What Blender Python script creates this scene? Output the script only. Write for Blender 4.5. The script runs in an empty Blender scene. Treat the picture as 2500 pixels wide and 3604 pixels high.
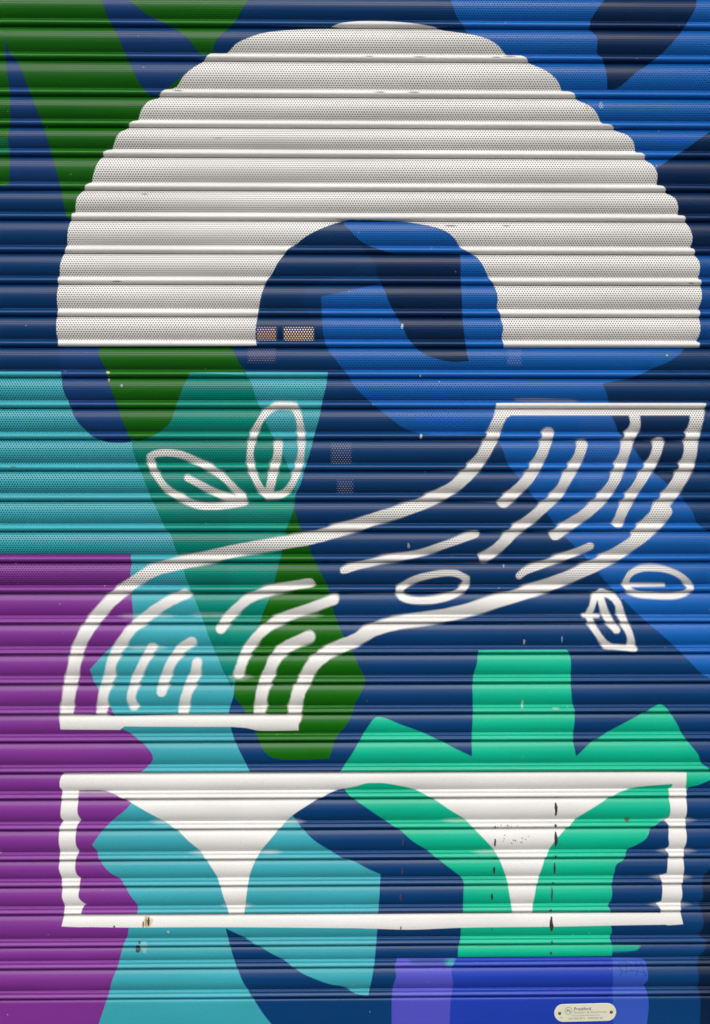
import bpy, math, random
import numpy as np
from mathutils import Vector
from mathutils.geometry import delaunay_2d_cdt

random.seed(7)
scene = bpy.context.scene
COL = scene.collection
R = math.radians

# ------------------------------------------------------------------ camera
DIST, FPX, PPX, PPY = 3.5, 5000.0, 1250.0, 1600.0     # distance, focal length and principal point in photo pixels
YAW = R(1.04)
EYE = 1.452
CAM = Vector((-DIST * math.tan(YAW), -DIST, EYE))
cd = bpy.data.cameras.new('camera')
cam = bpy.data.objects.new('camera', cd)
COL.objects.link(cam)
cam.location = CAM
cam.rotation_euler = (R(90), 0, -YAW)
cd.sensor_fit = 'VERTICAL'
cd.sensor_height = 36.0
cd.lens = 36.0 * FPX / 3604.0
cd.shift_y = (PPY - 1802.0) / 3604.0
cd.clip_start, cd.clip_end = 0.05, 2000
scene.camera = cam

# ------------------------------------------------------------------ sky, sun, exposure
SUN_EL, SUN_AZ = R(47), R(-10)         # azimuth measured from straight in front of the shutter
w = bpy.data.worlds.new('World')
scene.world = w
w.use_nodes = True
wn = w.node_tree
bg = wn.nodes['Background']
sky = wn.nodes.new('ShaderNodeTexSky')
sky.sky_type = 'NISHITA'
sky.sun_disc = False
sky.sun_elevation = SUN_EL
sky.sun_rotation = R(180) + SUN_AZ
sky.air_density, sky.dust_density, sky.ozone_density = 1.0, 3.0, 1.0
hs = wn.nodes.new('ShaderNodeHueSaturation')       # high thin cloud: the sky is nearly white
hs.inputs['Saturation'].default_value = 0.4
wn.links.new(sky.outputs[0], hs.inputs['Color'])
wn.links.new(hs.outputs[0], bg.inputs['Color'])
bg.inputs['Strength'].default_value = 0.07
sl = bpy.data.lights.new('sun', 'SUN')
sl.energy, sl.angle, sl.color = 1.1, R(40), (1.0, 0.965, 0.92)
sun = bpy.data.objects.new('sun', sl)
COL.objects.link(sun)
sdir = Vector((math.sin(SUN_AZ) * math.cos(SUN_EL), -math.cos(SUN_AZ) * math.cos(SUN_EL), math.sin(SUN_EL)))
sun.rotation_euler = sdir.to_track_quat('Z', 'Y').to_euler()
sun.location = (0, -3, 4)
scene.view_settings.view_transform = 'Standard'
scene.view_settings.look = 'None'
scene.view_settings.gamma = 1.0
scene.view_settings.exposure = 0.62

# ------------------------------------------------------------------ helpers
def lin(c):
    return tuple((v / 255 / 12.92) if v / 255 <= 0.04045 else ((v / 255 + 0.055) / 1.055) ** 2.4 for v in c)

def plane_pt(px, py, y=-0.008):
    """photo pixel -> metres on the shutter's face"""
    a, b = (px - PPX) / FPX, (PPY - py) / FPX
    d = Vector((math.sin(YAW) + a * math.cos(YAW), math.cos(YAW) - a * math.sin(YAW), b))
    t = (y - CAM.y) / d.y
    return CAM.x + d.x * t, CAM.z + d.z * t

OFF = dict(A=(0, 0), B=(1250, 0), C=(0, 900), D=(1250, 900), E=(0, 1800), F=(1250, 1800), G=(0, 2604), H=(1250, 2604))
def P(*args):
    """'A', 'x,y x,y ...' pairs of traced points -> Nx2 array in millimetres on the shutter"""
    out = []
    for k, s in zip(args[::2], args[1::2]):
        if k == 'S': ox, oy, sc = 0, 0, 1.0
        elif k == 'M': ox, oy, sc = 960, 740, 1.9
        else: (ox, oy), sc = OFF[k], 1596 / 1250
        for q in s.split():
            x, y = map(float, q.split(','))
            X, Z = plane_pt(ox + x / sc, oy + y / sc)
            out.append((X * 1000, Z * 1000))
    return np.array(out)

def smooth(pts, closed, sub=4):
    n = len(pts)
    if n < 3: return pts
    res = []
    def tang(i):
        if not closed and (i == 0 or i == n - 1): return None
        a, b, c = pts[i - 1], pts[i], pts[(i + 1) % n]
        u, v = b - a, c - b
        lu, lv = np.linalg.norm(u), np.linalg.norm(v)
        if lu < 1e-6 or lv < 1e-6 or np.dot(u, v) / (lu * lv) < 0.62 or max(lu, lv) > 4.5 * min(lu, lv): return None
        return (u / lu + v / lv) * 0.5
    for i in range(n if closed else n - 1):
        p0, p1 = pts[i], pts[(i + 1) % n]
        L = np.linalg.norm(p1 - p0)
        t0, t1 = tang(i), tang((i + 1) % n)
        t0 = (p1 - p0) if t0 is None else t0 * L
        t1 = (p1 - p0) if t1 is None else t1 * L
        k = max(1, min(sub, int(L / 6)))
        for j in range(k):
            t = j / k
            res.append((2*t**3-3*t*t+1)*p0 + (t**3-2*t*t+t)*t0 + (-2*t**3+3*t*t)*p1 + (t**3-t*t)*t1)
    if not closed: res.append(pts[-1])
    return np.array(res)

# ------------------------------------------------------------------ the mural: paint colours and layers
NAVY = lin((0, 60, 114)); NAVY2 = lin((16, 64, 124)); DEEP = lin((0, 42, 86)); NIGHT = lin((0, 32, 66))
ROYAL = lin((12, 98, 182)); ROYAL2 = lin((34, 100, 180)); BLUE = lin((4, 78, 154))
GREEN = lin((18, 104, 8)); GREEN2 = lin((14, 104, 2))
AQUA = lin((58, 167, 180)); TEAL = lin((0, 138, 122)); TEAL_REFLECT = lin((0, 150, 130))
PURPLE = lin((126, 50, 144)); MINT = lin((4, 186, 146))
VIOLET = lin((30, 62, 176)); VIOLET2 = lin((82, 82, 194)); VIOLET3 = lin((54, 88, 190))
WHITE = lin((234, 232, 228))
CHIP = lin((62, 52, 56)); RUST = lin((96, 64, 46)); TAN = lin((206, 190, 140)); PALE = lin((200, 214, 210))

LAYERS = []
def poly(color, *args, soft=0.9, alpha=1.0, sm=True):
    pts = P(*args)
    if sm: pts = smooth(pts, True)
    LAYERS.append(dict(kind='poly', pts=pts, col=np.array(color), w=soft, a=alpha))
def stroke(wd, *args, color=None, soft=1.6, alpha=1.0, closed=False, wob=0.05, flare=None):
    # flare: how far (mm, left and right) the spray spreads into the recesses between laths
    if flare is None: flare = (0, 0) if color is not None else (0.5, 7.0) if args[0] == 'E' else (4.5, 1.5)
    pts = smooth(P(*args), closed)
    if closed: pts = np.vstack([pts, pts[:1]])
    r = wd / (1596 / 1250) * 0.7 / 2
    rr = np.array([r * (1 + random.uniform(-wob, wob)) for _ in pts])
    if closed: rr[-1] = rr[0]
    LAYERS.append(dict(kind='stroke', pts=pts, r=rr, flare=flare, col=np.array(WHITE if color is None else color), w=soft, a=alpha))

# --- upper left: greens and navy leaves
poly(GREEN, 'A', '-900,-400 1300,-400 1115,0 1080,60 1050,105 1000,150 965,200 955,240 600,700 340,1000 300,985 40,840 -900,850')
poly(NAVY2, 'A', '28,165 40,230 75,270 130,400 185,540 210,610 235,700 270,830 300,975 330,990 300,1080 -900,1090 -900,850 0,848 42,828 46,720 38,640 46,550 46,430 35,330 25,240', soft=1.2)
poly(NAVY, 'A', '-900,852 -900,1700 330,1700 330,1050 300,985 276,870 40,850')
poly(NAVY2, 'A', '420,-200 460,0 490,90 525,150 565,245 600,320 645,400 690,440 950,250 900,240 850,180 790,130 700,85 640,50 580,0 480,-100')
poly(TEAL, 'A', '-60,630 20,620 40,640 44,690 20,700 -60,690', alpha=.3, soft=4)
# --- upper right
poly(ROYAL, 'B', '330,-400 430,0 455,70 490,120 600,300 1340,770 1380,740 1440,700 1500,660 1596,590 2500,150 2500,-400')
poly(DEEP, 'B', '1180,-100 1120,0 1060,90 1052,130 1085,165 1090,240 1115,270 1128,330 1135,400 1170,400 1260,330 1330,280 1400,220 1460,150 1500,90 1530,30 1545,-100')
poly(DEEP, 'B', '1340,770 1380,740 1440,700 1500,660 1596,590 2500,150 2500,1142 1500,1142')
poly(BLUE, 'B', '1480,1142 2500,1142 2500,1540 1480,1535')
# --- centre: big royal leaf and its dark twin
poly(ROYAL, 'S', '1130,1045 1760,900 1860,1200 2420,1210', 'D', '1480,420 1420,470 1330,510 1250,545 1110,575 1130,620 1140,650 1150,715 1165,750 1190,800 1240,850 1285,915 1350,980 1420,1040 1480,1100 1515,1150 1530,1190',
     'F', '1535,50 1570,80 1596,95 2600,150 2600,1600 1596,750 1560,730 1500,670 1430,600 1350,530 1270,460 1200,390 1130,320 1080,260 1020,190 940,110 870,20',
     'D', '800,1080 740,1000 690,940 645,838 600,800 330,802 230,780 170,740 110,690 50,640 0,590', 'C', '1560,530 1510,470 1465,400')
poly(ROYAL2, 'D', '1010,715 1150,715 1190,800 1240,850 1285,915 1350,985 1210,1050 1000,1060', soft=3, alpha=.7)
poly(DEEP, 'D', '1480,422 1420,470 1330,512 1250,547 1110,577 1130,620 1140,655 1500,660 2300,655 2300,420', alpha=.3)
poly(DEEP, 'D', '1150,715 1165,750 1190,800 1240,850 1285,915 1350,980 1420,1040 1500,950 1530,715', alpha=.7)
# --- left middle: aqua, teal, green leaf, purple
poly(AQUA, 'C', '-900,519 1475,522 1465,590 1450,650 1435,730 1415,800 1395,880 1370,960 1350,1030 1325,1080 1318,1150 1290,1250',
     'E', '1270,250 1230,360 1180,470 1110,600 1060,740 1050,830 1030,900 1040,980 1060,1040 1090,1100 1125,1170', 'G', '1320,345 1360,400 1400,440 1470,490 1540,530 1596,550',
     'H', '60,580 115,605 112,660 110,700 105,770 100,850 95,920 85,1020 70,1100 60,1148 0,1140', 'G', '1540,1110 1220,1277 1200,1500 -900,1500')
poly(NAVY, 'G', '1015,845 1100,890 1150,920 1200,950 1290,1000 1340,1040 1420,1075 1490,1100 1540,1109', 'H', '0,1140 60,1148 260,1140 260,1500', 'G', '1290,1500 1220,1277 1190,1240 1150,1180 1100,1100 1060,1010 1030,910')
poly(NAVY2, 'C', '270,415 275,520 285,600 310,660 340,730 390,790 430,820 500,840 590,835 640,800 640,415')
poly(TEAL, 'C', '850,522 1105,538 1130,570 1150,640 1170,680 1210,780 1250,850 1300,960 1325,1075 1318,1150 1290,1250',
     'E', '1270,250 1240,320 1220,390 1185,470 1110,610 1070,720 1040,795 1030,770 1005,720 980,660 950,590 920,510 895,440 870,380 840,310 820,240 790,170 770,110 740,70 710,0',
     'C', '705,1140 680,1090 650,1010 620,940 600,880 590,830 585,815 700,790 780,600')
poly(TEAL_REFLECT, 'C', '1030,1110 1325,1078 1318,1150 1285,1240', 'E', '1250,250 1220,390 1185,470 1110,610 1030,600 1030,200', alpha=.45, soft=5)  # brighter patch: a soft reflection painted into the teal
poly(GREEN, 'C', '448,408 1040,408 1070,470 1100,520 1112,545 1095,524 855,524 850,535 820,600 790,680 765,750 720,790 660,822 600,832 585,820 550,740 530,680 500,600 475,510 445,440')
poly(GREEN2, 'C', '1320,1138 1300,1200 1280,1240', 'E', '1290,80 1270,170 1250,250 1235,310 1215,380 1185,450 1160,520 1110,600 1085,680 1058,760 1055,830 1090,880 1130,950 1160,1020 1190,1080 1230,1108 1380,1115 1480,1111 1490,1080 1510,1020 1550,970 1580,920 1596,865',
     'F', '35,800 46,760 20,700 0,655', 'E', '1580,620 1545,560 1515,490 1495,430 1475,340 1440,270 1405,200 1380,130 1340,50', 'C', '1335,1175')
poly(PURPLE, 'E', '-900,192 588,192 592,230 588,275 592,380 597,480 560,570 500,610 460,650 405,710 425,770 470,840 510,905 530,960 590,1000 640,1040 688,1098 688,1116 650,1160',
     'G', '630,146 590,285 510,360 460,410 415,470 435,500 450,545 500,600 545,630 580,690 610,730 620,750 615,785 580,845 575,880 560,910 545,960 530,1020 505,1080 490,1140 470,1200 445,1277 400,1500 -900,1500')
# --- mint palm
poly(MINT, 'F', '555,623 950,620 965,640 970,700 970,770 975,850 988,900 985,960 980,1020 993,1100 1060,1040 1140,990 1210,950 1290,910 1340,880 1375,868 1390,875 1420,910 1455,970 1470,1000 1500,1040 1540,1090 1560,1135 1590,1155 1600,1180',
     'H', '1596,180 1540,205 1500,216 1480,250 1415,262 1417,310 1410,345 1380,365 1330,400 1310,440 1260,475 1220,500 1210,540 1175,560 1165,605 1155,640 1155,700 1145,735 1135,745 1148,765 1150,835 1155,870 1145,890 1158,925 1155,975 462,979 465,930 475,885 475,850 485,770 487,700 485,630 450,595 390,550 320,495 260,455 200,405 130,360 60,310 0,270',
     'G', '1550,225 1535,146', 'E', '1530,1170', 'F', '10,1050 50,980 95,925 120,925 200,955 280,985 350,1015 450,1065 525,1100 525,1000 530,900 530,750 548,680')
poly(MINT, 'H', '1150,925 1255,922 1288,924 1270,945 1160,955', alpha=.65, soft=2.5)
# --- violet block and the dark right edge
poly(NIGHT, 'H', '1700,500 1596,580 1565,620 1560,650 1562,720 1545,735 1560,780 1565,830 1545,880 1580,900 1575,940 1545,980 1540,1020 1545,1080 1540,1110 1550,1150 1550,1277 1550,1500 2500,1500 2500,500', soft=2.0)
poly(VIOLET2, 'H', '190,984 460,984 450,1500 160,1500 165,1277 165,1180 170,1110 185,1060 178,1020')
poly(MINT, 'H', '400,990 448,988 440,1016 405,1014', alpha=.6, soft=3)
poly(NAVY, 'H', '245,984 420,984 415,1010 330,1008 300,1014 250,1006', alpha=.5, soft=3)
poly(VIOLET3, 'H', '1140,982 1290,984 1305,995 1314,1030 1314,1080 1298,1102 1314,1140 1320,1200 1312,1277 1310,1500 1140,1500')
poly(VIOLET, 'H', '458,982 1158,980 1160,1050 1158,1150 1160,1277 1160,1500 420,1500 425,1277 430,1170 440,1100 435,1030', soft=1.6)
# --- white half disc over the arch
poly(WHITE, 'A', '1490,119 1530,106 1596,96', 'B', '60,92 150,95 250,105 362,121 380,130 460,145 540,160 600,180 640,205 670,235 680,246 740,248 770,262 780,278 800,290 850,315 890,345 915,375 930,407 965,411 985,422 992,438 1000,448 1050,475 1085,510 1110,557 1150,562 1162,572 1166,584 1180,590 1225,610 1250,640 1262,686 1290,688 1302,698 1303,712 1306,719 1340,745 1357,785 1357,832 1385,837 1396,850 1396,862 1400,868 1435,890 1450,925 1452,967 1478,969 1485,980 1484,994 1489,1001 1505,1030 1515,1070 1512,1100 1507,1114 1522,1119 1527,1130 1526,1142 1530,1150 1545,1175 1548,1215 1543,1254 1553,1258 1556,1268 1556,1277',
     'D', '1554,128 1557,160 1555,200 1545,240 1550,248 1548,274 1548,280 1550,310 1548,350 1535,386 1548,391 1548,414 668,414 668,400 660,370 665,320',
     'M', '1530,740 1520,690 1500,650 1505,600 1495,540 1475,490 1450,460 1430,420 1400,360 1360,310 1300,275 1250,245 1230,210 1190,165 1130,130 1050,105 950,85 850,72 700,70 620,70 520,62 440,80 370,105 280,145 210,185 160,225 110,255 80,290 30,360 0,420',
     'C', '1200,112 1175,180 1160,260 1150,330 1150,380 1155,405 262,408 262,386 258,370 255,320 255,280 258,268 262,240 258,235 258,180 262,130 262,98 268,90 275,30',
     'A', '285,1148 292,1132 300,1106 303,1100 305,1060 310,1020 318,990 322,981 324,957 338,955 342,920 350,885 375,856 380,850 386,832 402,822 412,818 420,790 435,745 455,710 466,702 465,685 482,674 505,670 520,630 540,595 575,576 580,568 582,555 600,544 620,540 640,490 670,455 715,436 720,424 738,404 772,397 795,387 830,340 870,305 915,273 925,262 945,240 1018,237 1060,200 1110,175 1180,150 1280,135 1400,127 1560,124', soft=0.8)
# --- inside the arch
poly(DEEP, 'M', '-10,440 30,365 80,295 110,260 160,230 210,190 280,150 370,110 440,85 520,67 850,77 1050,110 1190,170 1250,250 1255,295 1258,450 1265,600 1275,780 1290,890 1300,960 1310,1010 1200,1015 1100,995 1010,960 950,910 900,850 870,780 830,710 780,620 750,540 715,470 700,430 690,360 600,370 500,420 430,445 340,470 270,500 215,540 205,570 215,640 245,700 280,780 310,850 360,915 -90,915 -95,780 -60,600', soft=1.0)
poly(NAVY, 'M', '-10,440 30,365 80,295 110,260 160,230 210,190 280,150 370,110 440,85 500,68 560,180 640,300 690,360 600,370 500,420 430,445 340,470 270,500 215,540 205,570 215,640 245,700 280,780 310,850 360,915 -90,915 -95,780 -60,600', alpha=.6, soft=1.2)
poly(ROYAL, 'M', '470,85 520,140 580,200 640,235 720,265 800,288 1255,292 1256,250 1225,212 1188,168 1128,133 1050,108 950,88 850,75 700,73 620,73 520,66')
poly(ROYAL, 'M', '1255,292 1258,450 1265,600 1275,780 1290,890 1300,960 1545,960 1543,915 1528,870 1538,800 1528,740 1518,690 1498,650 1503,600 1493,540 1473,490 1448,460 1428,420 1398,360 1358,312 1298,277 1256,252')
# --- white ribbon
poly(WHITE, 'D', '635,662 1578,662 1570,690 1560,715 1545,718 700,718 680,730 630,700', soft=1.2)
stroke(55, 'D', '665,700 635,760 618,815 590,870 550,930 500,990 440,1040 380,1075 300,1115 200,1150 100,1178 0,1212', 'E', '1500,92 1400,120 1300,137 1150,160 1030,182 900,215 800,235 700,262 620,305 560,350 500,402 450,455 400,525 362,590 342,660 330,720 315,800 305,870 299,940')
poly(WHITE, 'E', '268,915 330,912 560,922 800,912 1345,915 1342,985 1170,987 1100,972 900,968 700,968 560,965 540,982 272,980', soft=1.4)
stroke(62, 'D', '1540,700 1528,760 1512,830 1502,900 1480,970 1450,1020 1410,1080 1372,1130 1330,1190 1275,1250')
stroke(57, 'F', '1395,0 1345,62 1290,110 1220,160 1140,210 1050,255 950,297 850,335 750,370 600,415 480,450 330,480 200,500 100,525 40,555 0,580', 'E', '1540,602 1480,632 1425,672 1392,712 1372,760 1345,810 1330,870 1325,930')
stroke(48, 'D', '868,795 855,850 820,930 780,1000 730,1050 690,1090 668,1108')
stroke(46, 'D', '1020,852 1005,900 975,960 940,1020 910,1070 860,1120 790,1180 720,1235', 'F', '660,145 612,185 580,205')
stroke(48, 'D', '1255,722 1258,765 1235,810 1212,880 1192,940 1170,1000 1140,1050 1110,1090 1060,1140 990,1190 940,1225 900,1255')
stroke(46, 'D', '1365,838 1352,885 1328,940 1290,1000 1250,1060 1222,1110 1195,1160 1182,1200')
stroke(32, 'F', '540,102 470,127 380,157 280,190 150,213 50,235 0,248', 'E', '1545,266')
stroke(32, 'F', '1055,155 980,187 900,217 820,247 755,273 737,288')
stroke(29, 'F', '198,352 250,312 330,287 450,277 500,300 495,335 440,375 360,398 270,402 212,385', closed=True)
stroke(26, 'F', '1217,322 1232,283 1290,257 1370,257 1440,277 1490,312 1508,345 1480,368 1420,382 1330,378 1260,368 1228,348', closed=True)
stroke(13, 'F', '1230,331 1385,331')
stroke(26, 'F', '1100,360 1077,390 1064,430 1052,465 1065,510 1090,550 1120,588 1140,604')
stroke(30, 'F', '1108,362 1150,378 1180,412 1195,460 1215,510 1233,550 1242,590 1240,612')
stroke(20, 'F', '1125,606 1258,619'); stroke(30, 'F', '1100,372 1115,430 1142,490 1175,534'); stroke(13, 'F', '1030,468 1092,470')
stroke(44, 'E', '832,370 770,400 700,440 650,480 600,520 560,570 522,630 502,680 490,740 470,800 460,860 456,915')
stroke(36, 'E', '682,612 660,650 640,690 615,740 600,790 590,840 600,875')
stroke(40, 'E', '862,583 820,612 790,650 765,690 745,740 730,790 726,812')
stroke(42, 'E', '885,683 878,725 858,770 840,820 826,870 825,915')
stroke(40, 'E', '1390,320 1300,336 1210,356 1130,386 1070,430 1020,482 992,528')
stroke(42, 'E', '1498,398 1420,425 1330,455 1250,490 1190,530 1140,580 1102,640 1085,690 1070,728')
stroke(50, 'E', '1390,562 1330,587 1270,622 1232,670 1210,720 1190,770 1175,830 1165,915')
stroke(30, 'C', '675,902 700,890 760,885 830,897 890,925 960,962 1020,1010 1070,1060 1098,1095 1098,1108 1030,1120 950,1130 890,1122 830,1095 770,1060 720,1010 688,950', closed=True)
stroke(30, 'C', '845,1000 920,1037 1000,1077 1080,1098')
stroke(30, 'C', '1205,1080 1170,1040 1140,980 1125,900 1135,830 1160,760 1200,705 1240,676 1325,676 1342,720 1355,800 1355,880 1340,960 1310,1030 1270,1072', closed=True)
stroke(38, 'C', '1252,850 1248,900 1235,950 1222,1010 1208,1070')
# --- white box with two funnels
poly(WHITE, 'G', '290,148 275,165 270,215 280,228 278,255 275,300 275,350 285,365 270,390 265,450 270,495 268,540 265,580 275,610 280,660 280,710 290,740 288,785 278,838 400,842 400,786 365,785 370,760 385,740 355,710 358,660 362,622 350,612 340,590 340,540 355,498 345,480 340,430 350,380 365,362 350,330 350,290 355,228 430,226 490,235 560,268 620,300 700,345 760,380 800,410 850,455 900,500 930,545 965,595 985,640 1000,690 1015,735 1030,785 1030,800 1097,800 1097,785 1105,735 1108,700 1115,650 1125,600 1145,550 1180,490 1230,430 1270,385 1320,335 1390,290 1440,262 1500,232 1596,210',
     'H', '50,195 100,192 170,200 270,225 350,265 420,310 490,355 540,405 590,455 620,490 650,540 670,590 685,640 695,700 705,760 708,800 795,800 797,760 800,740 815,660 835,590 870,500 900,450 950,400 1000,350 1060,310 1120,275 1180,240 1260,215 1340,205 1428,198 1424,214 1410,222 1412,260 1417,310 1410,350 1390,362 1410,385 1408,440 1410,480 1395,494 1408,510 1405,560 1402,600 1370,612 1382,650 1380,700 1378,725 1355,737 1375,765 1375,800 1400,832 1473,828 1465,780 1465,735 1470,700 1470,650 1478,605 1478,560 1478,500 1488,460 1490,420 1485,370 1490,330 1490,260 1488,200 1492,146 700,147', soft=1.3)
poly(WHITE, 'G', '278,838 290,787 365,787 1596,786', 'H', '600,782 1465,780 1473,828 1200,832 900,838 480,843 250,852 100,848 0,845', 'G', '900,840 580,842', soft=0.9)
# overspray: thin veils of white that drifted into the hinges
for x0, x1, y in ((1250, 1420, 469), (560, 760, 470), (600, 720, 613), (1050, 1110, 745), (880, 1000, 465)):
    poly(WHITE, 'E', f'{x0},{y-7} {x1},{y-7} {x1+20},{y} {x1},{y+7} {x0},{y+7} {x0-20},{y}', alpha=.35, soft=5)
for x0, x1, y in ((355, 520, 240), (1020, 1110, 745), (880, 930, 508), (1270, 1340, 368), (1180, 1240, 505), (700, 780, 368)):
    poly(WHITE, 'G', f'{x0},{y-8} {x1},{y-8} {x1+20},{y} {x1},{y+8} {x0},{y+8} {x0-20},{y}', alpha=.4, soft=5)
for x0, x1, y in ((1395, 1500, 362), (1390, 1500, 500), (1360, 1480, 618), (1355, 1480, 742), (420, 540, 362), (560, 680, 505)):
    poly(WHITE, 'H', f'{x0},{y-6} {x1},{y-6} {x1+20},{y} {x1},{y+6} {x0},{y+6} {x0-20},{y}', alpha=.4, soft=5)
poly(TAN, 'D', '715,640 830,632 900,648 980,644 1000,655 720,656', alpha=.35, soft=4)
# --- chipped paint, rubbed lines, scratches
def chip(k, x, y0, y1, wd, color=CHIP, alpha=1.0):
    n = 4; wd *= 1.35
    l = [(x - wd/2 * random.uniform(.4, 1.1) * math.sin(math.pi*(i+.6)/(n+.2)), y0 + (y1-y0)*i/(n-1)) for i in range(n)]
    r = [(x + wd/2 * random.uniform(.4, 1.1) * math.sin(math.pi*(i+.6)/(n+.2)), y0 + (y1-y0)*i/(n-1)) for i in range(n)][::-1]
    poly(color, k, ' '.join(f'{a:.1f},{b:.1f}' for a, b in l + r), soft=.7, alpha=alpha, sm=False)
for x, y0, y1, wd in ((902,283,342,13),(901,378,398,11),(902,413,482,14),(902,518,538,10),(897,553,604,11),(890,637,653,10),(885,663,724,10),(880,760,778,12),(883,795,860,14),(886,902,921,9),(881,952,968,9)):
    chip('H', x, y0, y1, wd)
for x, y0, y1, wd in ((630,388,400,10),(629,443,480,9),(629,530,540,11),(626,570,604,10),(615,690,722,10),(613,772,780,10),(615,846,858,6)):
    chip('H', x, y0, y1, wd)
for x, y0, y1, wd in ((213,393,404,9),(215,445,474,7),(213,533,542,6),(212,573,607,7),(205,693,724,8),(205,836,854,8)):
    chip('H', x, y0, y1, wd, RUST, .75)
for i in range(26):
    x, y = random.choice(((random.uniform(615, 735), random.uniform(378, 394)), (random.uniform(665, 785), random.uniform(425, 462))))
    chip('H', x, y, y + random.uniform(4, 7), random.uniform(3, 7), alpha=.7)
chip('H', 1222, 350, 371, 24, RUST, .8); chip('H', 900, 256, 263, 5); chip('H', 556, 526, 533, 7)
chip('G', 660, 794, 842, 46, TAN, .8); chip('G', 668, 800, 836, 10); chip('G', 645, 815, 842, 8, RUST); chip('G', 657, 800, 835, 5, RUST)
chip('G', 620, 922, 958, 26); chip('G', 628, 903, 918, 10); chip('G', 650, 905, 960, 30, PALE, .25); chip('G', 514, 833, 842, 10); chip('G', 757, 856, 868, 12, PALE, .8)
chip('C', 486, 519, 531, 16, TAN); chip('C', 489, 552, 567, 9, TAN); chip('C', 548, 575, 590, 12, PALE, .5)
chip('D', 296, 800, 825, 12, PALE, .8); chip('D', 294, 535, 546, 6, PALE); chip('D', 212, 306, 328, 12, PALE, .9); chip('D', 1402, 440, 452, 6, PALE)
chip('B', 1105, 456, 490, 20, PALE, .35); chip('B', 1040, 470, 500, 16, TAN, .5)
chip('F', 752, 848, 888, 8, PALE, .9); chip('F', 760, 575, 600, 10, PALE, .6); chip('F', 930, 560, 590, 5, PALE, .5); chip('F', 900, 878, 892, 40, PALE, .3); chip('F', 668, 236, 252, 9, PALE, .6); chip('F', 240, 140, 165, 12, PALE, .5)
for k, x, y in (('C',525,116),('A',800,408),('B',65,254),('B',290,257),('B',635,258),('B',695,256),('B',110,415),('B',265,416),('B',430,1015),('B',680,1015),('D',1510,124),('A',650,872),('A',980,622),('C',60,950)):
    n = random.uniform(14, 34)
    poly(CHIP, k, f'{x-n},{y} {x-n*.4},{y-4} {x+n*.5},{y-3} {x+n},{y+1} {x+n*.2},{y+4}', alpha=.7, soft=1.0)
for pts in ('1180,1004 1215,1000 1250,1012 1285,1005', '1185,1035 1215,1042 1250,1038 1300,1046', '1215,1000 1222,1025 1215,1050', '1262,998 1270,1030 1262,1060', '1285,995 1292,1020 1305,1060', '1190,1020 1200,1045 1190,1060', '1240,1012 1246,1040'):
    stroke(3.2, 'H', pts, color=NAVY, soft=.8, alpha=.75, wob=.4)
for i in range(150):                       # flecks of stray paint and dust all over the face
    x, y = random.uniform(0, 2500), random.uniform(0, 3600)
    s = random.uniform(1.0, 2.6)
    poly(random.choice((PALE, PALE, CHIP)), 'S', f'{x-s},{y} {x},{y-s*1.2} {x+s},{y} {x},{y+s}', alpha=random.uniform(.3, .8), soft=.6, sm=False)

def offset_poly(pts, d):
    n = len(pts)
    a, b = np.roll(pts, 1, 0), np.roll(pts, -1, 0)
    def nrm(v):
        l = np.linalg.norm(v, axis=1, keepdims=True); l[l < 1e-9] = 1
        v = v / l
        return np.stack([v[:, 1], -v[:, 0]], 1)
    m = nrm(pts - a) + nrm(b - pts)
    l = np.linalg.norm(m, axis=1, keepdims=True)
    spike = l[:, 0] < 1e-3
    m[spike] = nrm(np.stack([-(pts - a)[:, 1], (pts - a)[:, 0]], 1))[spike]
    l[spike] = 1e-3
    m = m / np.maximum(np.linalg.norm(m, axis=1, keepdims=True), 1e-9)
    return pts + m * (np.sign(d) * np.minimum(2 * abs(d) / l, 3.2 * abs(d)))

CONTOURS = []
for L in LAYERS:
    w_ = L['w']
    if L['kind'] == 'poly':
        cs = [offset_poly(L['pts'], w_), offset_poly(L['pts'], -w_), offset_poly(L['pts'], 2 * w_), offset_poly(L['pts'], -2 * w_)]
        L['bb'] = (L['pts'].min(0) - 6 * w_, L['pts'].max(0) + 6 * w_)
    else:
        cs = []
        pts, rr = L['pts'], L['r']
        t = np.gradient(pts, axis=0)
        t /= np.maximum(np.linalg.norm(t, axis=1, keepdims=True), 1e-9)
        nn = np.stack([-t[:, 1], t[:, 0]], 1)
        for s in (w_, -w_, w_ + 1.2) + ((w_ + 3, w_ + 6, w_ + 9) if max(L['flare']) > 5 else (w_ + 3, w_ + 5.5) if max(L['flare']) else ()):
            r = np.maximum(rr + s, .1)
            left, right = pts + nn * r[:, None], pts - nn * r[:, None]
            cap = lambda p, ang0, rad: np.array([[p[0] + rad * math.cos(ang0 - math.pi*k/6), p[1] + rad * math.sin(ang0 - math.pi*k/6)] for k in range(1, 6)])
            ae = math.atan2(nn[-1, 1], nn[-1, 0]); as_ = math.atan2(-nn[0, 1], -nn[0, 0])
            cs.append(np.vstack([left, cap(pts[-1], ae, r[-1]), right[::-1], cap(pts[0], as_, r[0])]))
        m = rr.max() + w_ + 2 + sum(L['flare'])
        L['bb'] = (pts.min(0) - m, pts.max(0) + m)
    CONTOURS.append((cs, L['bb']))

def seg_dist(V, a, b):
    ab = b - a
    l2 = max(float(ab @ ab), 1e-12)
    t = np.clip(((V - a) @ ab) / l2, 0, 1)
    d = V - (a + t[:, None] * ab)
    return np.sqrt((d * d).sum(1)), t

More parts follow.
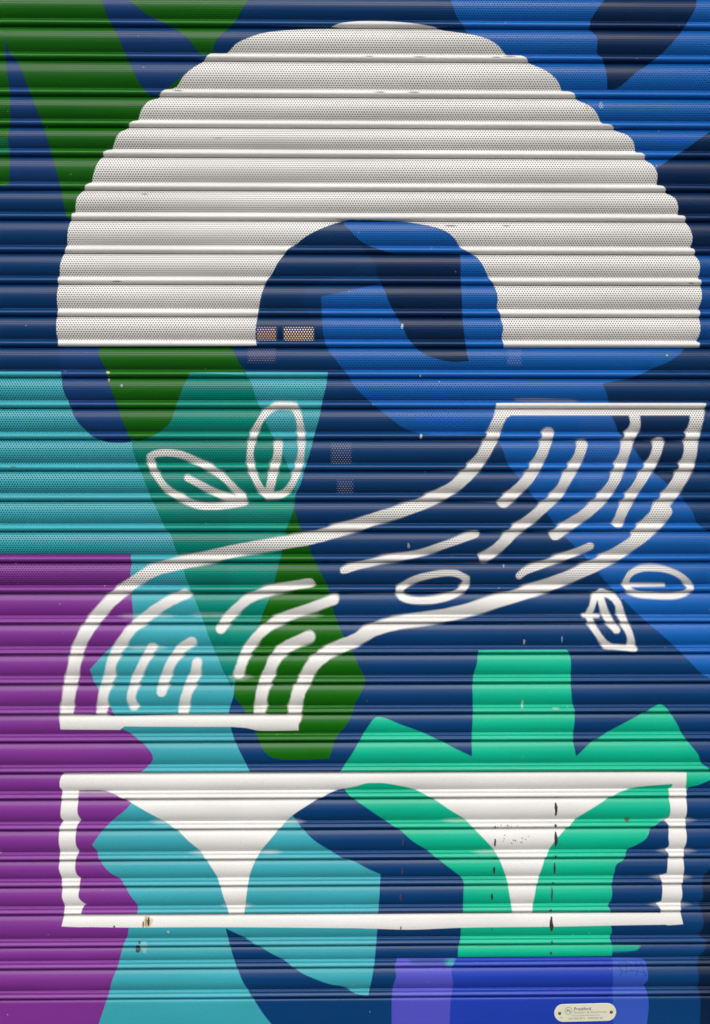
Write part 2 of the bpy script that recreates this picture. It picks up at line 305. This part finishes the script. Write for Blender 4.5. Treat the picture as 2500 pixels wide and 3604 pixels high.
def paint(V, T):
    """colour of the mural at points V (mm)"""
    C = np.tile(np.array(NAVY), (len(V), 1))
    for L in LAYERS:
        lo, hi = L['bb']
        ix = np.nonzero((V[:, 0] >= lo[0]) & (V[:, 0] <= hi[0]) & (V[:, 1] >= lo[1]) & (V[:, 1] <= hi[1]))[0]
        if not len(ix): continue
        Q = V[ix]; pts = L['pts']; wv = L['w']; zlo, zhi = Q[:, 1].min(), Q[:, 1].max()
        sd = np.full(len(Q), 1e9)
        if L['kind'] == 'poly':
            ins = np.zeros(len(Q), bool)
            n = len(pts)
            for i in range(n):
                a, b = pts[i], pts[(i + 1) % n]
                if max(a[1], b[1]) < zlo - 12 or min(a[1], b[1]) > zhi + 12: continue
                sd = np.minimum(sd, seg_dist(Q, a, b)[0])
                if a[1] != b[1]:
                    c = (a[1] > Q[:, 1]) != (b[1] > Q[:, 1])
                    ins ^= c & (Q[:, 0] < (b[0]-a[0]) * (Q[:, 1]-a[1]) / (b[1]-a[1]) + a[0])
            sd = np.where(ins, -sd, sd)
        else:
            fl, fr = L['flare']; tq = T[ix]
            Q = Q.copy(); Q[:, 0] -= tq * (fr - fl) / 2
            gr = tq * (fr + fl) / 2; wv = L['w'] * (1 + 1.6 * tq * (1 if fl + fr else 0))
            for i in range(len(pts) - 1):
                a, b = pts[i], pts[i + 1]
                if max(a[1], b[1]) < zlo - 60 or min(a[1], b[1]) > zhi + 60: continue
                d, t = seg_dist(Q, a, b)
                sd = np.minimum(sd, d - (L['r'][i] * (1-t) + L['r'][i+1] * t) - gr)
        al = np.clip(.5 - sd / (2 * wv), 0, 1) * L['a']
        C[ix] = C[ix] * (1 - al[:, None]) + L['col'] * al[:, None]
    return C

# ------------------------------------------------------------------ materials
def new_mat(name):
    m = bpy.data.materials.new(name)
    m.use_nodes = True
    nt = m.node_tree
    b = nt.nodes['Principled BSDF']
    return m, nt, b

def shutter_material():
    m, nt, b = new_mat('painted_steel')
    N, Lk = nt.nodes.new, nt.links.new
    def math_(op, a, c=None):
        n = N('ShaderNodeMath'); n.operation = op
        for i, v in enumerate((a, c)):
            if v is None: continue
            if isinstance(v, (int, float)): n.inputs[i].default_value = v
            else: Lk(v, n.inputs[i])
        return n.outputs[0]
    at = N('ShaderNodeAttribute'); at.attribute_name = 'paint'
    tc = N('ShaderNodeTexCoord')
    geo = N('ShaderNodeNewGeometry')
    # mottling and dust in the paint
    n1 = N('ShaderNodeTexNoise'); n1.inputs['Scale'].default_value = 7; n1.inputs['Detail'].default_value = 5
    mp = N('ShaderNodeMapping'); mp.inputs['Scale'].default_value = (.35, 1, 1.6)
    Lk(geo.outputs['Position'], mp.inputs['Vector']); Lk(mp.outputs[0], n1.inputs['Vector'])
    n2 = N('ShaderNodeTexNoise'); n2.inputs['Scale'].default_value = 420; n2.inputs['Detail'].default_value = 2
    Lk(geo.outputs['Position'], n2.inputs['Vector'])
    mr = N('ShaderNodeMapRange'); mr.inputs['From Min'].default_value = .3; mr.inputs['From Max'].default_value = .7
    mr.inputs['To Min'].default_value = .9; mr.inputs['To Max'].default_value = 1.06
    Lk(n1.outputs['Fac'], mr.inputs['Value'])
    mr2 = N('ShaderNodeMapRange'); mr2.inputs['From Min'].default_value = .3; mr2.inputs['From Max'].default_value = .7
    mr2.inputs['To Min'].default_value = .94; mr2.inputs['To Max'].default_value = 1.06
    Lk(n2.outputs['Fac'], mr2.inputs['Value'])
    fac = math_('MULTIPLY', mr.outputs[0], mr2.outputs[0])
    vm = N('ShaderNodeVectorMath'); vm.operation = 'SCALE'
    Lk(at.outputs['Color'], vm.inputs[0]); Lk(fac, vm.inputs['Scale'])
    Lk(vm.outputs[0], b.inputs['Base Color'])
    rr = N('ShaderNodeMapRange'); rr.inputs['From Min'].default_value = .3; rr.inputs['From Max'].default_value = .7
    rr.inputs['To Min'].default_value = .19; rr.inputs['To Max'].default_value = .30
    Lk(n1.outputs['Fac'], rr.inputs['Value']); Lk(rr.outputs[0], b.inputs['Roughness'])
    bp = N('ShaderNodeBump'); bp.inputs['Strength'].default_value = .12; bp.inputs['Distance'].default_value = .0006
    Lk(n2.outputs['Fac'], bp.inputs['Height'])
    n3 = N('ShaderNodeTexNoise'); n3.inputs['Scale'].default_value = 5; n3.inputs['Detail'].default_value = 1
    Lk(geo.outputs['Position'], n3.inputs['Vector'])
    bp2 = N('ShaderNodeBump'); bp2.inputs['Strength'].default_value = .15; bp2.inputs['Distance'].default_value = .006
    Lk(n3.outputs['Fac'], bp2.inputs['Height']); Lk(bp.outputs[0], bp2.inputs['Normal'])
    Lk(bp2.outputs[0], b.inputs['Normal'])
    b.inputs['Specular IOR Level'].default_value = .25
    # round perforations on a triangular grid (UV in hole pitches)
    uv = N('ShaderNodeUVMap'); uv.uv_map = 'holes'
    sx = N('ShaderNodeSeparateXYZ'); Lk(uv.outputs[0], sx.inputs[0])
    U, V = sx.outputs[0], sx.outputs[1]
    q3 = math.sqrt(3)
    Vs = math_('DIVIDE', V, q3)
    def dist(o):
        fx = math_('SUBTRACT', math_('FRACT', math_('ADD', U, o)), .5)
        fy = math_('MULTIPLY', math_('SUBTRACT', math_('FRACT', math_('ADD', Vs, o)), .5), q3)
        return math_('SQRT', math_('ADD', math_('MULTIPLY', fx, fx), math_('MULTIPLY', fy, fy)))
    d = math_('MINIMUM', dist(0.0), dist(0.5))
    hole = math_('MULTIPLY', math_('LESS_THAN', d, .238), math_('GREATER_THAN', at.outputs['Alpha'], .5))
    tr = N('ShaderNodeBsdfTransparent')
    mx = N('ShaderNodeMixShader')
    out = nt.nodes['Material Output']
    Lk(hole, mx.inputs[0]); Lk(b.outputs[0], mx.inputs[1]); Lk(tr.outputs[0], mx.inputs[2]); Lk(mx.outputs[0], out.inputs[0])
    return m

def simple_mat(name, col, rough=.6, metal=0.0, noise=0.0, scale=20):
    m, nt, b = new_mat(name)
    b.inputs['Roughness'].default_value = rough
    b.inputs['Metallic'].default_value = metal
    if noise:
        n = nt.nodes.new('ShaderNodeTexNoise'); n.inputs['Scale'].default_value = scale; n.inputs['Detail'].default_value = 6
        r = nt.nodes.new('ShaderNodeMapRange'); r.inputs['To Min'].default_value = 1 - noise; r.inputs['To Max'].default_value = 1 + noise
        v = nt.nodes.new('ShaderNodeVectorMath'); v.operation = 'SCALE'; v.inputs[0].default_value = col
        g = nt.nodes.new('ShaderNodeNewGeometry')
        nt.links.new(g.outputs['Position'], n.inputs['Vector'])
        nt.links.new(n.outputs['Fac'], r.inputs['Value']); nt.links.new(r.outputs[0], v.inputs['Scale']); nt.links.new(v.outputs[0], b.inputs['Base Color'])
    else:
        b.inputs['Base Color'].default_value = (*col, 1)
    return m

M_PAINT = shutter_material()
M_STEEL = simple_mat('galvanised_steel', (.35, .36, .37), .45, .8, .15, 30)
M_DARK = simple_mat('dark_plaster', (.012, .012, .014), .9, 0, .2, 6)
M_GROUND = simple_mat('stone_paving', (.15, .146, .14), .85, 0, .25, 9)
M_PLATE = simple_mat('cream_enamel', lin((228, 226, 200)), .35, 0, .04, 60)
M_PRINT = simple_mat('grey_print', lin((96, 104, 128)), .6)
M_PRINT2 = simple_mat('pale_grey_print', lin((150, 154, 158)), .6)
M_RIVET = simple_mat('rivet_steel', (.23, .18, .18), .35, .85)
M_RUBBER = simple_mat('black_rubber', (.02, .02, .02), .8)

def mesh_obj(name, verts, faces, mat, parent=None, smooth_=False):
    me = bpy.data.meshes.new(name)
    me.from_pydata([tuple(v) for v in verts], [], faces)
    me.materials.append(mat)
    if smooth_: me.shade_smooth()
    o = bpy.data.objects.new(name, me)
    COL.objects.link(o)
    if parent: o.parent = parent
    return o

def box(x0, x1, y0, y1, z0, z1):
    v = [(x, y, z) for x in (x0, x1) for y in (y0, y1) for z in (z0, z1)]
    return v, [(0, 1, 3, 2), (4, 6, 7, 5), (0, 4, 5, 1), (2, 3, 7, 6), (0, 2, 6, 4), (1, 5, 7, 3)]

# ------------------------------------------------------------------ setting: paving and the dark shop behind
XW = 1.42                                    # half width of the curtain
v, f = box(-60, 60, -120, 0.06, -0.2, 0.0)
g = mesh_obj('pavement', v, f, M_GROUND); g['kind'] = 'structure'

# ------------------------------------------------------------------ slat heights, read off the two edges of the photograph
LEFT = [89.7, 208.6, 333.8, 441.7, 547.6, 664.9, 771.8, 888.1, 998.7, 1112.4, 1220.9, 1327.8, 1437.3, 1548.4, 1657.9, 1764.8, 1871.2, 1979.7, 2088.1, 2196.1, 2304,
        2406.6, 2514.6, 2612.6, 2719.5, 2813.4, 2921.9, 3027.2, 3122.1, 3218.6, 3331.3, 3409, 3517.4]
RIGHT = [107.4, 224.2, 351.5, 460.5, 562.7, 679, 783.3, 899.6, 1005.5, 1118.6, 1227, 1334, 1439.9, 1548.4, 1657.9, 1763.2, 1871, 1979.7, 2086.6, 2193.5, 2302,
         2406.6, 2511, 2607.4, 2717, 2808, 2914, 3022.5, 3113.3, 3210.8, 3325.5, 3402.7, 3504.4]
ZB = [(plane_pt(50, a, -.004)[1] + plane_pt(2450, b, -.004)[1]) * 500 for a, b in zip(LEFT, RIGHT)]      # mm, bottom of each slat
N_PERF_LAST = 18                              # the slat ending at ZB[18] is the last perforated one
EXTRA = 4
ZB = [ZB[0] + 79 * k for k in range(EXTRA, 0, -1)] + ZB
ZTOP = ZB[0] + 79

def slat_profile(h, perf):
    """(distance down, distance out, perforated) in mm for a curved lath with a rolled hinge under it"""
    hh = 20.5 if perf else 21.5
    hb = h - hh
    sag = 11.0 if perf else 8.8 * min(1.0, hb / 56)
    rad = (hb * hb / 4 + sag * sag) / (2 * sag)
    pr = [(0, -4.5, 0), (.5, -1.2, 0)]
    for i in range(17):
        t = i / 16
        z = 1.0 + (hb - 1.0) * t
        y = math.sqrt(max(rad * rad - (z - hb / 2) ** 2, 0)) - (rad - sag) + 2.0 - 2.2 * (1 - t) ** 2
        pr.append((z, y, 1))
    if perf:                    # short dotted fillet, then one round roll
        hinge = ((.7, 2.0), (1.4, 2.5), (2.2, 3.4), (3.0, 4.4), (3.8, 5.6), (4.8, 7.0), (6.2, 8.4), (8.0, 10.0), (10, 10.8), (12, 10.8), (14, 10.2), (15.8, 8.8), (17.2, 6.8), (18.4, 4.2), (19.5, .8), (20.5, -4.0))
    else:                       # two rolls, one above the other
        hinge = ((.7, 1.9), (1.3, 2.5), (2.0, 3.9), (2.9, 5.2), (4.0, 5.8), (5.4, 6.0), (7.0, 5.95), (8.4, 5.9), (9.6, 6.2), (10.6, 6.9), (11.7, 8.0), (13.2, 9.1), (14.8, 9.6), (16.4, 9.4), (17.8, 8.4), (19.2, 6.4), (20.4, 3.2), (21.0, .6), (21.5, -4.0))
    for dz, y in hinge:
        pr.append((hb + dz, y, 1 if dz < 2.9 else 0))
    return np.array(pr)

def rail_profile(h):
    return np.array([(0, -2, 0), (.6, 2, 0), (2, 4.6, 0), (4, 6.4, 0), (7, 7.4, 0), (11, 7.6, 0), (h * .5, 7.6, 0), (h - 4, 7.6, 0), (h - 1, 6.6, 0), (h, 4, 0)], float)

HP = 6.5                                       # hole pitch, mm
def build_strip(name, ztop, prof, perforated, parent):
    zrow = ztop - prof[:, 0]
    X0, X1 = -XW * 1000, XW * 1000
    zlo, zhi = zrow[-1], zrow[0]
    pts, edges = [], []
    for z in zrow:
        edges.append((len(pts), len(pts) + 1)); pts += [(X0, z), (X1, z)]
    nr = len(zrow)
    for i in range(nr - 1):
        edges += [(2*i, 2*i + 2), (2*i + 1, 2*i + 3)]
    for cs, (lo, hi) in CONTOURS:
        if hi[1] < zlo - 6 or lo[1] > zhi + 6: continue
        for c in cs:
            n = len(c)
            last = None
            for i in range(n):
                a, b = c[i], c[(i + 1) % n]
                if max(a[1], b[1]) <= zlo or min(a[1], b[1]) >= zhi or max(a[0], b[0]) <= X0 or min(a[0], b[0]) >= X1: continue
                t0, t1 = 0.0, 1.0
                for k, l_, h_ in ((1, zlo, zhi), (0, X0, X1)):
                    dk = b[k] - a[k]
                    if abs(dk) < 1e-9: continue
                    ta, tb = (l_ - a[k]) / dk, (h_ - a[k]) / dk
                    if ta > tb: ta, tb = tb, ta
                    t0, t1 = max(t0, ta), min(t1, tb)
                if t1 - t0 < 1e-6: continue
                p, q = a + (b - a) * t0, a + (b - a) * t1
                edges.append((len(pts), len(pts) + 1)); pts += [tuple(p), tuple(q)]
    vo, eo, fo, *_ = delaunay_2d_cdt([Vector(p) for p in pts], edges, [], 0, 1e-3, False)
    V = np.array([(p[0], p[1]) for p in vo])
    V[:, 1] = np.clip(V[:, 1], zlo, zhi)
    zr, yr = zrow[::-1], prof[::-1, 1]
    arc = np.concatenate([[0], np.cumsum(np.hypot(np.diff(prof[:, 0]), np.diff(prof[:, 1])))])
    dz, dy = np.gradient(prof[:, 0]), np.gradient(prof[:, 1])
    nl = np.hypot(dz, dy)
    n_out, n_up = dz / nl, -(-dy / nl)          # outward and upward parts of the surface normal
    n_up = dy / nl * 1.0
    I = lambda arr: np.interp(V[:, 1], zr, arr[::-1])
    Y = I(prof[:, 1]); A = I(arc); PF = I(prof[:, 2]) if perforated else np.zeros(len(V))
    NO, NU = I(n_out), I(n_up)
    C = paint(V, np.clip((12.5 - Y) / 12.5, 0, 1) ** 1.2 if name == 'slat' else np.zeros(len(V)))
    nv = len(V)
    jit = random.uniform(0, 1)
    co = np.stack([V[:, 0], -Y, V[:, 1]], 1) / 1000
    nor = np.stack([np.zeros(nv), -NO, NU], 1)
    uvv = np.stack([V[:, 0] / HP + jit, A / HP], 1)
    faces = []
    for t in fo:
        a, b, c = (co[i] for i in t)
        if np.linalg.norm(np.cross(b - a, c - a)) < 1e-12: continue
        faces.append(tuple(t) if np.cross(b - a, c - a)[1] < 0 else (t[0], t[2], t[1]))
    # inner face of the sheet and its edges
    th = 0.6
    bco, bnor, buv, bc, bp = [], [], [], [], []
    for i in range(nr):
        for X in (X0, X1):
            y = prof[i, 1] - th * n_out[i]; z = zrow[i] - th * n_up[i]
            bco.append((X / 1000, -y / 1000, z / 1000)); bnor.append((0, n_out[i], -n_up[i]))
            buv.append((X / HP + jit, arc[i] / HP)); bc.append((.06, .06, .065)); bp.append(prof[i, 2] if perforated else 0)
    for i in range(nr - 1):
        faces.append((nv + 2*i, nv + 2*i + 2, nv + 2*i + 3, nv + 2*i + 1)[::-1])
    co = np.vstack([co, bco]); nor = np.vstack([nor, bnor]); uvv = np.vstack([uvv, buv]); C = np.vstack([C, bc]); PF = np.concatenate([PF, bp])
    me = bpy.data.meshes.new(name)
    me.from_pydata(co.tolist(), [], faces)
    ca = me.attributes.new('paint', 'FLOAT_COLOR', 'POINT')
    ca.data.foreach_set('color', np.concatenate([C, PF[:, None]], 1).astype(np.float32).ravel())
    ul = me.uv_layers.new(name='holes')
    li = np.zeros(len(me.loops), np.int32); me.loops.foreach_get('vertex_index', li)
    ul.data.foreach_set('uv', uvv[li].astype(np.float32).ravel())
    me.shade_smooth()
    me.normals_split_custom_set_from_vertices((nor / np.linalg.norm(nor, axis=1, keepdims=True)).tolist())
    me.materials.append(M_PAINT)
    o = bpy.data.objects.new(name, me)
    COL.objects.link(o)
    o.parent = parent
    return o

shutter = bpy.data.objects.new('roller_shutter', None)
COL.objects.link(shutter)
shutter.empty_display_size = .2
shutter['label'] = 'closed steel roller shutter covered by an abstract mural in blue, green, purple and white'
shutter['category'] = 'roller shutter'

tops = [ZTOP] + ZB[:-1]
for i, (zt, zb) in enumerate(zip(tops, ZB)):
    build_strip('slat', zt, slat_profile(zt - zb, i <= N_PERF_LAST + EXTRA), i <= N_PERF_LAST + EXTRA, shutter)
RAIL_TOP = ZB[-1]
rail = build_strip('bottom_rail', RAIL_TOP, rail_profile(RAIL_TOP - 14), False, shutter)
rail['label'] = 'flat painted bottom rail carrying the maker plate'
v, f = box(-XW, XW, -0.006, 0.010, 0.0005, 0.0145)
mesh_obj('rubber_seal', v, f, M_RUBBER, shutter)
for s in (-1, 1):                              # U-shaped side channels
    a, b = (XW - .03, XW + .05) if s > 0 else (-XW - .05, -XW + .03)
    V_, F_ = [], []
    for bx in ((a, b, -.034, -.030), (a, b, .026, .030), ((b - .004, b, -.030, .026) if s > 0 else (a, a + .004, -.030, .026))):
        vv, ff = box(*bx, 0.0, ZTOP / 1000)
        k = len(V_); V_ += vv; F_ += [tuple(i + k for i in q) for q in ff]
    mesh_obj('guide_rail', V_, F_, M_STEEL, shutter)

# dark shop behind the curtain: back wall, ends, ceiling and floor in one shell
YB = 0.42
zt = ZTOP / 1000
V_, F_ = [], []
for bx in ((-XW - .1, XW + .1, YB, YB + .05, 0, zt + .05), (-XW - .1, -XW - .052, .031, YB, 0, zt), (XW + .052, XW + .1, .031, YB, 0, zt), (-XW - .1, XW + .1, -.003, YB, zt + .002, zt + .05), (-XW - .1, XW + .1, .061, YB + .05, -.05, -.001)):
    vv, ff = box(*bx)
    k = len(V_); V_ += vv; F_ += [tuple(i + k for i in q) for q in ff]
o = mesh_obj('shop_interior', V_, F_, M_DARK); o['kind'] = 'structure'

# ------------------------------------------------------------------ lights on the back wall, glimpsed through the holes
def glow_mat(name, col, s):
    m, nt, b = new_mat(name)
    b.inputs['Base Color'].default_value = (.5, .45, .4, 1)
    b.inputs['Emission Color'].default_value = (*col, 1)
    b.inputs['Emission Strength'].default_value = s
    return m
def light_panel(x0, y0, x1, y1, col, s, label):
    yf = YB - .03
    ax, az = plane_pt(x0, y0, yf); bx_, bz = plane_pt(x1, y1, yf)
    e = bpy.data.objects.new('light_panel', None); COL.objects.link(e)
    cx, cz = (ax + bx_) / 2, (az + bz) / 2
    e.location = (cx, YB, cz); e.empty_display_size = .03
    e['label'] = label; e['category'] = 'light panel'; e['group'] = 'lights inside the shop'
    hw, hh = abs(bx_ - ax) / 2, abs(az - bz) / 2
    v, f = box(-hw - .004, hw + .004, -.026, -.0005, -hh - .004, hh + .004)
    mesh_obj('housing', v, f, M_STEEL, e)
    v, f = box(-hw, hw, -.032, -.0265, -hh, hh)
    mesh_obj('diffuser', v, f, glow_mat('warm_light', col, s), e)
WARM = (1.0, .72, .36)
light_panel(905, 1152, 972, 1200, (1.0, .62, .30), .75, 'small amber light inside the shop behind the left foot of the dark arch')
light_panel(1000, 1152, 1104, 1198, WARM, .9, 'wider pale yellow light inside the shop seen through holes right of the amber one')
light_panel(876, 1228, 968, 1274, (.8, .35, .25), .16, 'dim reddish light inside the shop just below the amber one')
light_panel(1168, 1560, 1235, 1632, (.7, .42, .28), .14, 'dim brownish light inside the shop seen right of the two white leaves')
light_panel(1190, 1690, 1242, 1740, (.7, .42, .28), .14, 'faint brownish light inside the shop just above the white ribbon')
light_panel(1790, 1230, 1834, 1284, (.8, .55, .5), .1, 'faint pink light inside the shop under the right foot of the white arch')

# ------------------------------------------------------------------ maker's plate on the bottom rail
def plate_xy(px, py): return plane_pt(1900 + px / 4.9875, 3480 + py / 4.9875, -.0095)
YF = -0.0076
xl, zt_ = plate_xy(256, 268); xr, zb_ = plate_xy(1345, 573)
pcx, pcz, phw, phh = (xl + xr) / 2, (zt_ + zb_) / 2, (xr - xl) / 2, (zt_ - zb_) / 2
plate_root = None
def stadium(hw, hh, n=10):
    pts = []
    for s, c in ((1, hw - hh), (-1, -(hw - hh))):
        for k in range(n + 1):
            a = -math.pi / 2 + math.pi * k / n
            pts.append((c + s * hh * math.cos(a), s * hh * math.sin(a)))
    return pts
TILT = R(0.9)
ca_, sa_ = math.cos(TILT), math.sin(TILT)
rot = lambda x, z: (pcx + x * ca_ - z * sa_, pcz + x * sa_ + z * ca_)
outer, inner = stadium(phw, phh), stadium(phw - .0008, phh - .0008)
n = len(outer)
V_ = [(rot(*p)[0], YF + .0002, rot(*p)[1]) for p in outer] + [(rot(*p)[0], YF - .0012, rot(*p)[1]) for p in outer] + [(rot(*p)[0], YF - .0018, rot(*p)[1]) for p in inner]
F_ = [tuple(range(2*n, 3*n))[::1]]
for k in range(n):
    j = (k + 1) % n
    F_ += [(k, j, n + j, n + k), (n + k, n + j, 2*n + j, 2*n + k)]
plate = mesh_obj('maker_plate', V_, F_, M_PLATE, shutter)
plate['label'] = 'small oval cream plate printed with the shutter maker name and fixed by two rivets'
PY = YF - .0018
for px, py in ((350, 430), (1258, 408)):
    x, z = plate_xy(px, py)
    r = .0042
    V_, F_ = [(x, PY - .0017, z)], []
    rings = ((.0016, -.0016), (.003, -.0012), (.0039, -.0006), (.0042, .0004))
    for rr, dy in rings:
        V_ += [(x + rr * math.cos(2*math.pi*k/14), PY + dy, z + rr * math.sin(2*math.pi*k/14)) for k in range(14)]
    for k in range(14):
        j = (k + 1) % 14
        F_.append((0, 1 + k, 1 + j))
        for q in range(3):
            F_.append((1 + q*14 + k, 1 + (q+1)*14 + k, 1 + (q+1)*14 + j, 1 + q*14 + j))
    mesh_obj('rivet', V_, F_, M_RIVET, plate, True)

def text_mesh(name, body, x0, x1, ytop, ybot, mat, bold=0.0):
    """lettering fitted to a box given in close-up pixels of the plate"""
    cu = bpy.data.curves.new(name, 'FONT'); cu.body = body; cu.offset = bold; cu.resolution_u = 3
    tmp = bpy.data.objects.new(name + '_tmp', cu); COL.objects.link(tmp)
    dg = bpy.context.evaluated_depsgraph_get()
    me = bpy.data.meshes.new_from_object(tmp.evaluated_get(dg))
    bpy.data.objects.remove(tmp); bpy.data.curves.remove(cu)
    c = np.array([v.co[:2] for v in me.vertices]); lo, hi = c.min(0), c.max(0)
    ax, az = plate_xy(x0, ytop); bx_, bz = plate_xy(x1, ybot)
    sx, sz = (bx_ - ax) / (hi[0] - lo[0]), (az - bz) / (hi[1] - lo[1])
    for v, p in zip(me.vertices, c):
        X = ax + (p[0] - lo[0]) * sx; Z = bz + (p[1] - lo[1]) * sz + (X0t - X) * 0
        v.co = (X, PY - .00025, Z + math.tan(TILT) * (X - pcx))
    me.materials.clear(); me.materials.append(mat)
    o = bpy.data.objects.new(name, me); COL.objects.link(o); o.parent = plate
    return o
X0t = 0
text_mesh('lettering', 'Pressford', 605, 900, 322, 376, M_PRINT, .012)
text_mesh('lettering', 'Shutters & Shopfronts', 597, 1175, 391, 440, M_PRINT2, .0)
text_mesh('lettering', 'www.pressfordshutters.com', 555, 1060, 454, 483, M_PRINT2, .005)
text_mesh('lettering', '020 8262 8277   07802706108', 510, 1100, 502, 531, M_PRINT2, .012)
text_mesh('lettering', 'CE', 357, 405, 486, 515, M_PRINT2)
text_mesh('lettering', 'Ps', 474, 540, 352, 412, M_PRINT, .01)
ex, ez = plate_xy(505, 382)
r1, r0 = .0093, .0084
V_ = [(ex + r * math.cos(2*math.pi*k/28), PY - .00025, ez + r * math.sin(2*math.pi*k/28) + math.tan(TILT) * (ex - pcx)) for r in (r0, r1) for k in range(28)]
mesh_obj('emblem_ring', V_, [(k, (k+1) % 28, 28 + (k+1) % 28, 28 + k) for k in range(28)], M_PRINT, plate)
print('tris', sum(len(o.data.loop_triangles) or len(o.data.polygons) for o in COL.objects if o.type == 'MESH'))
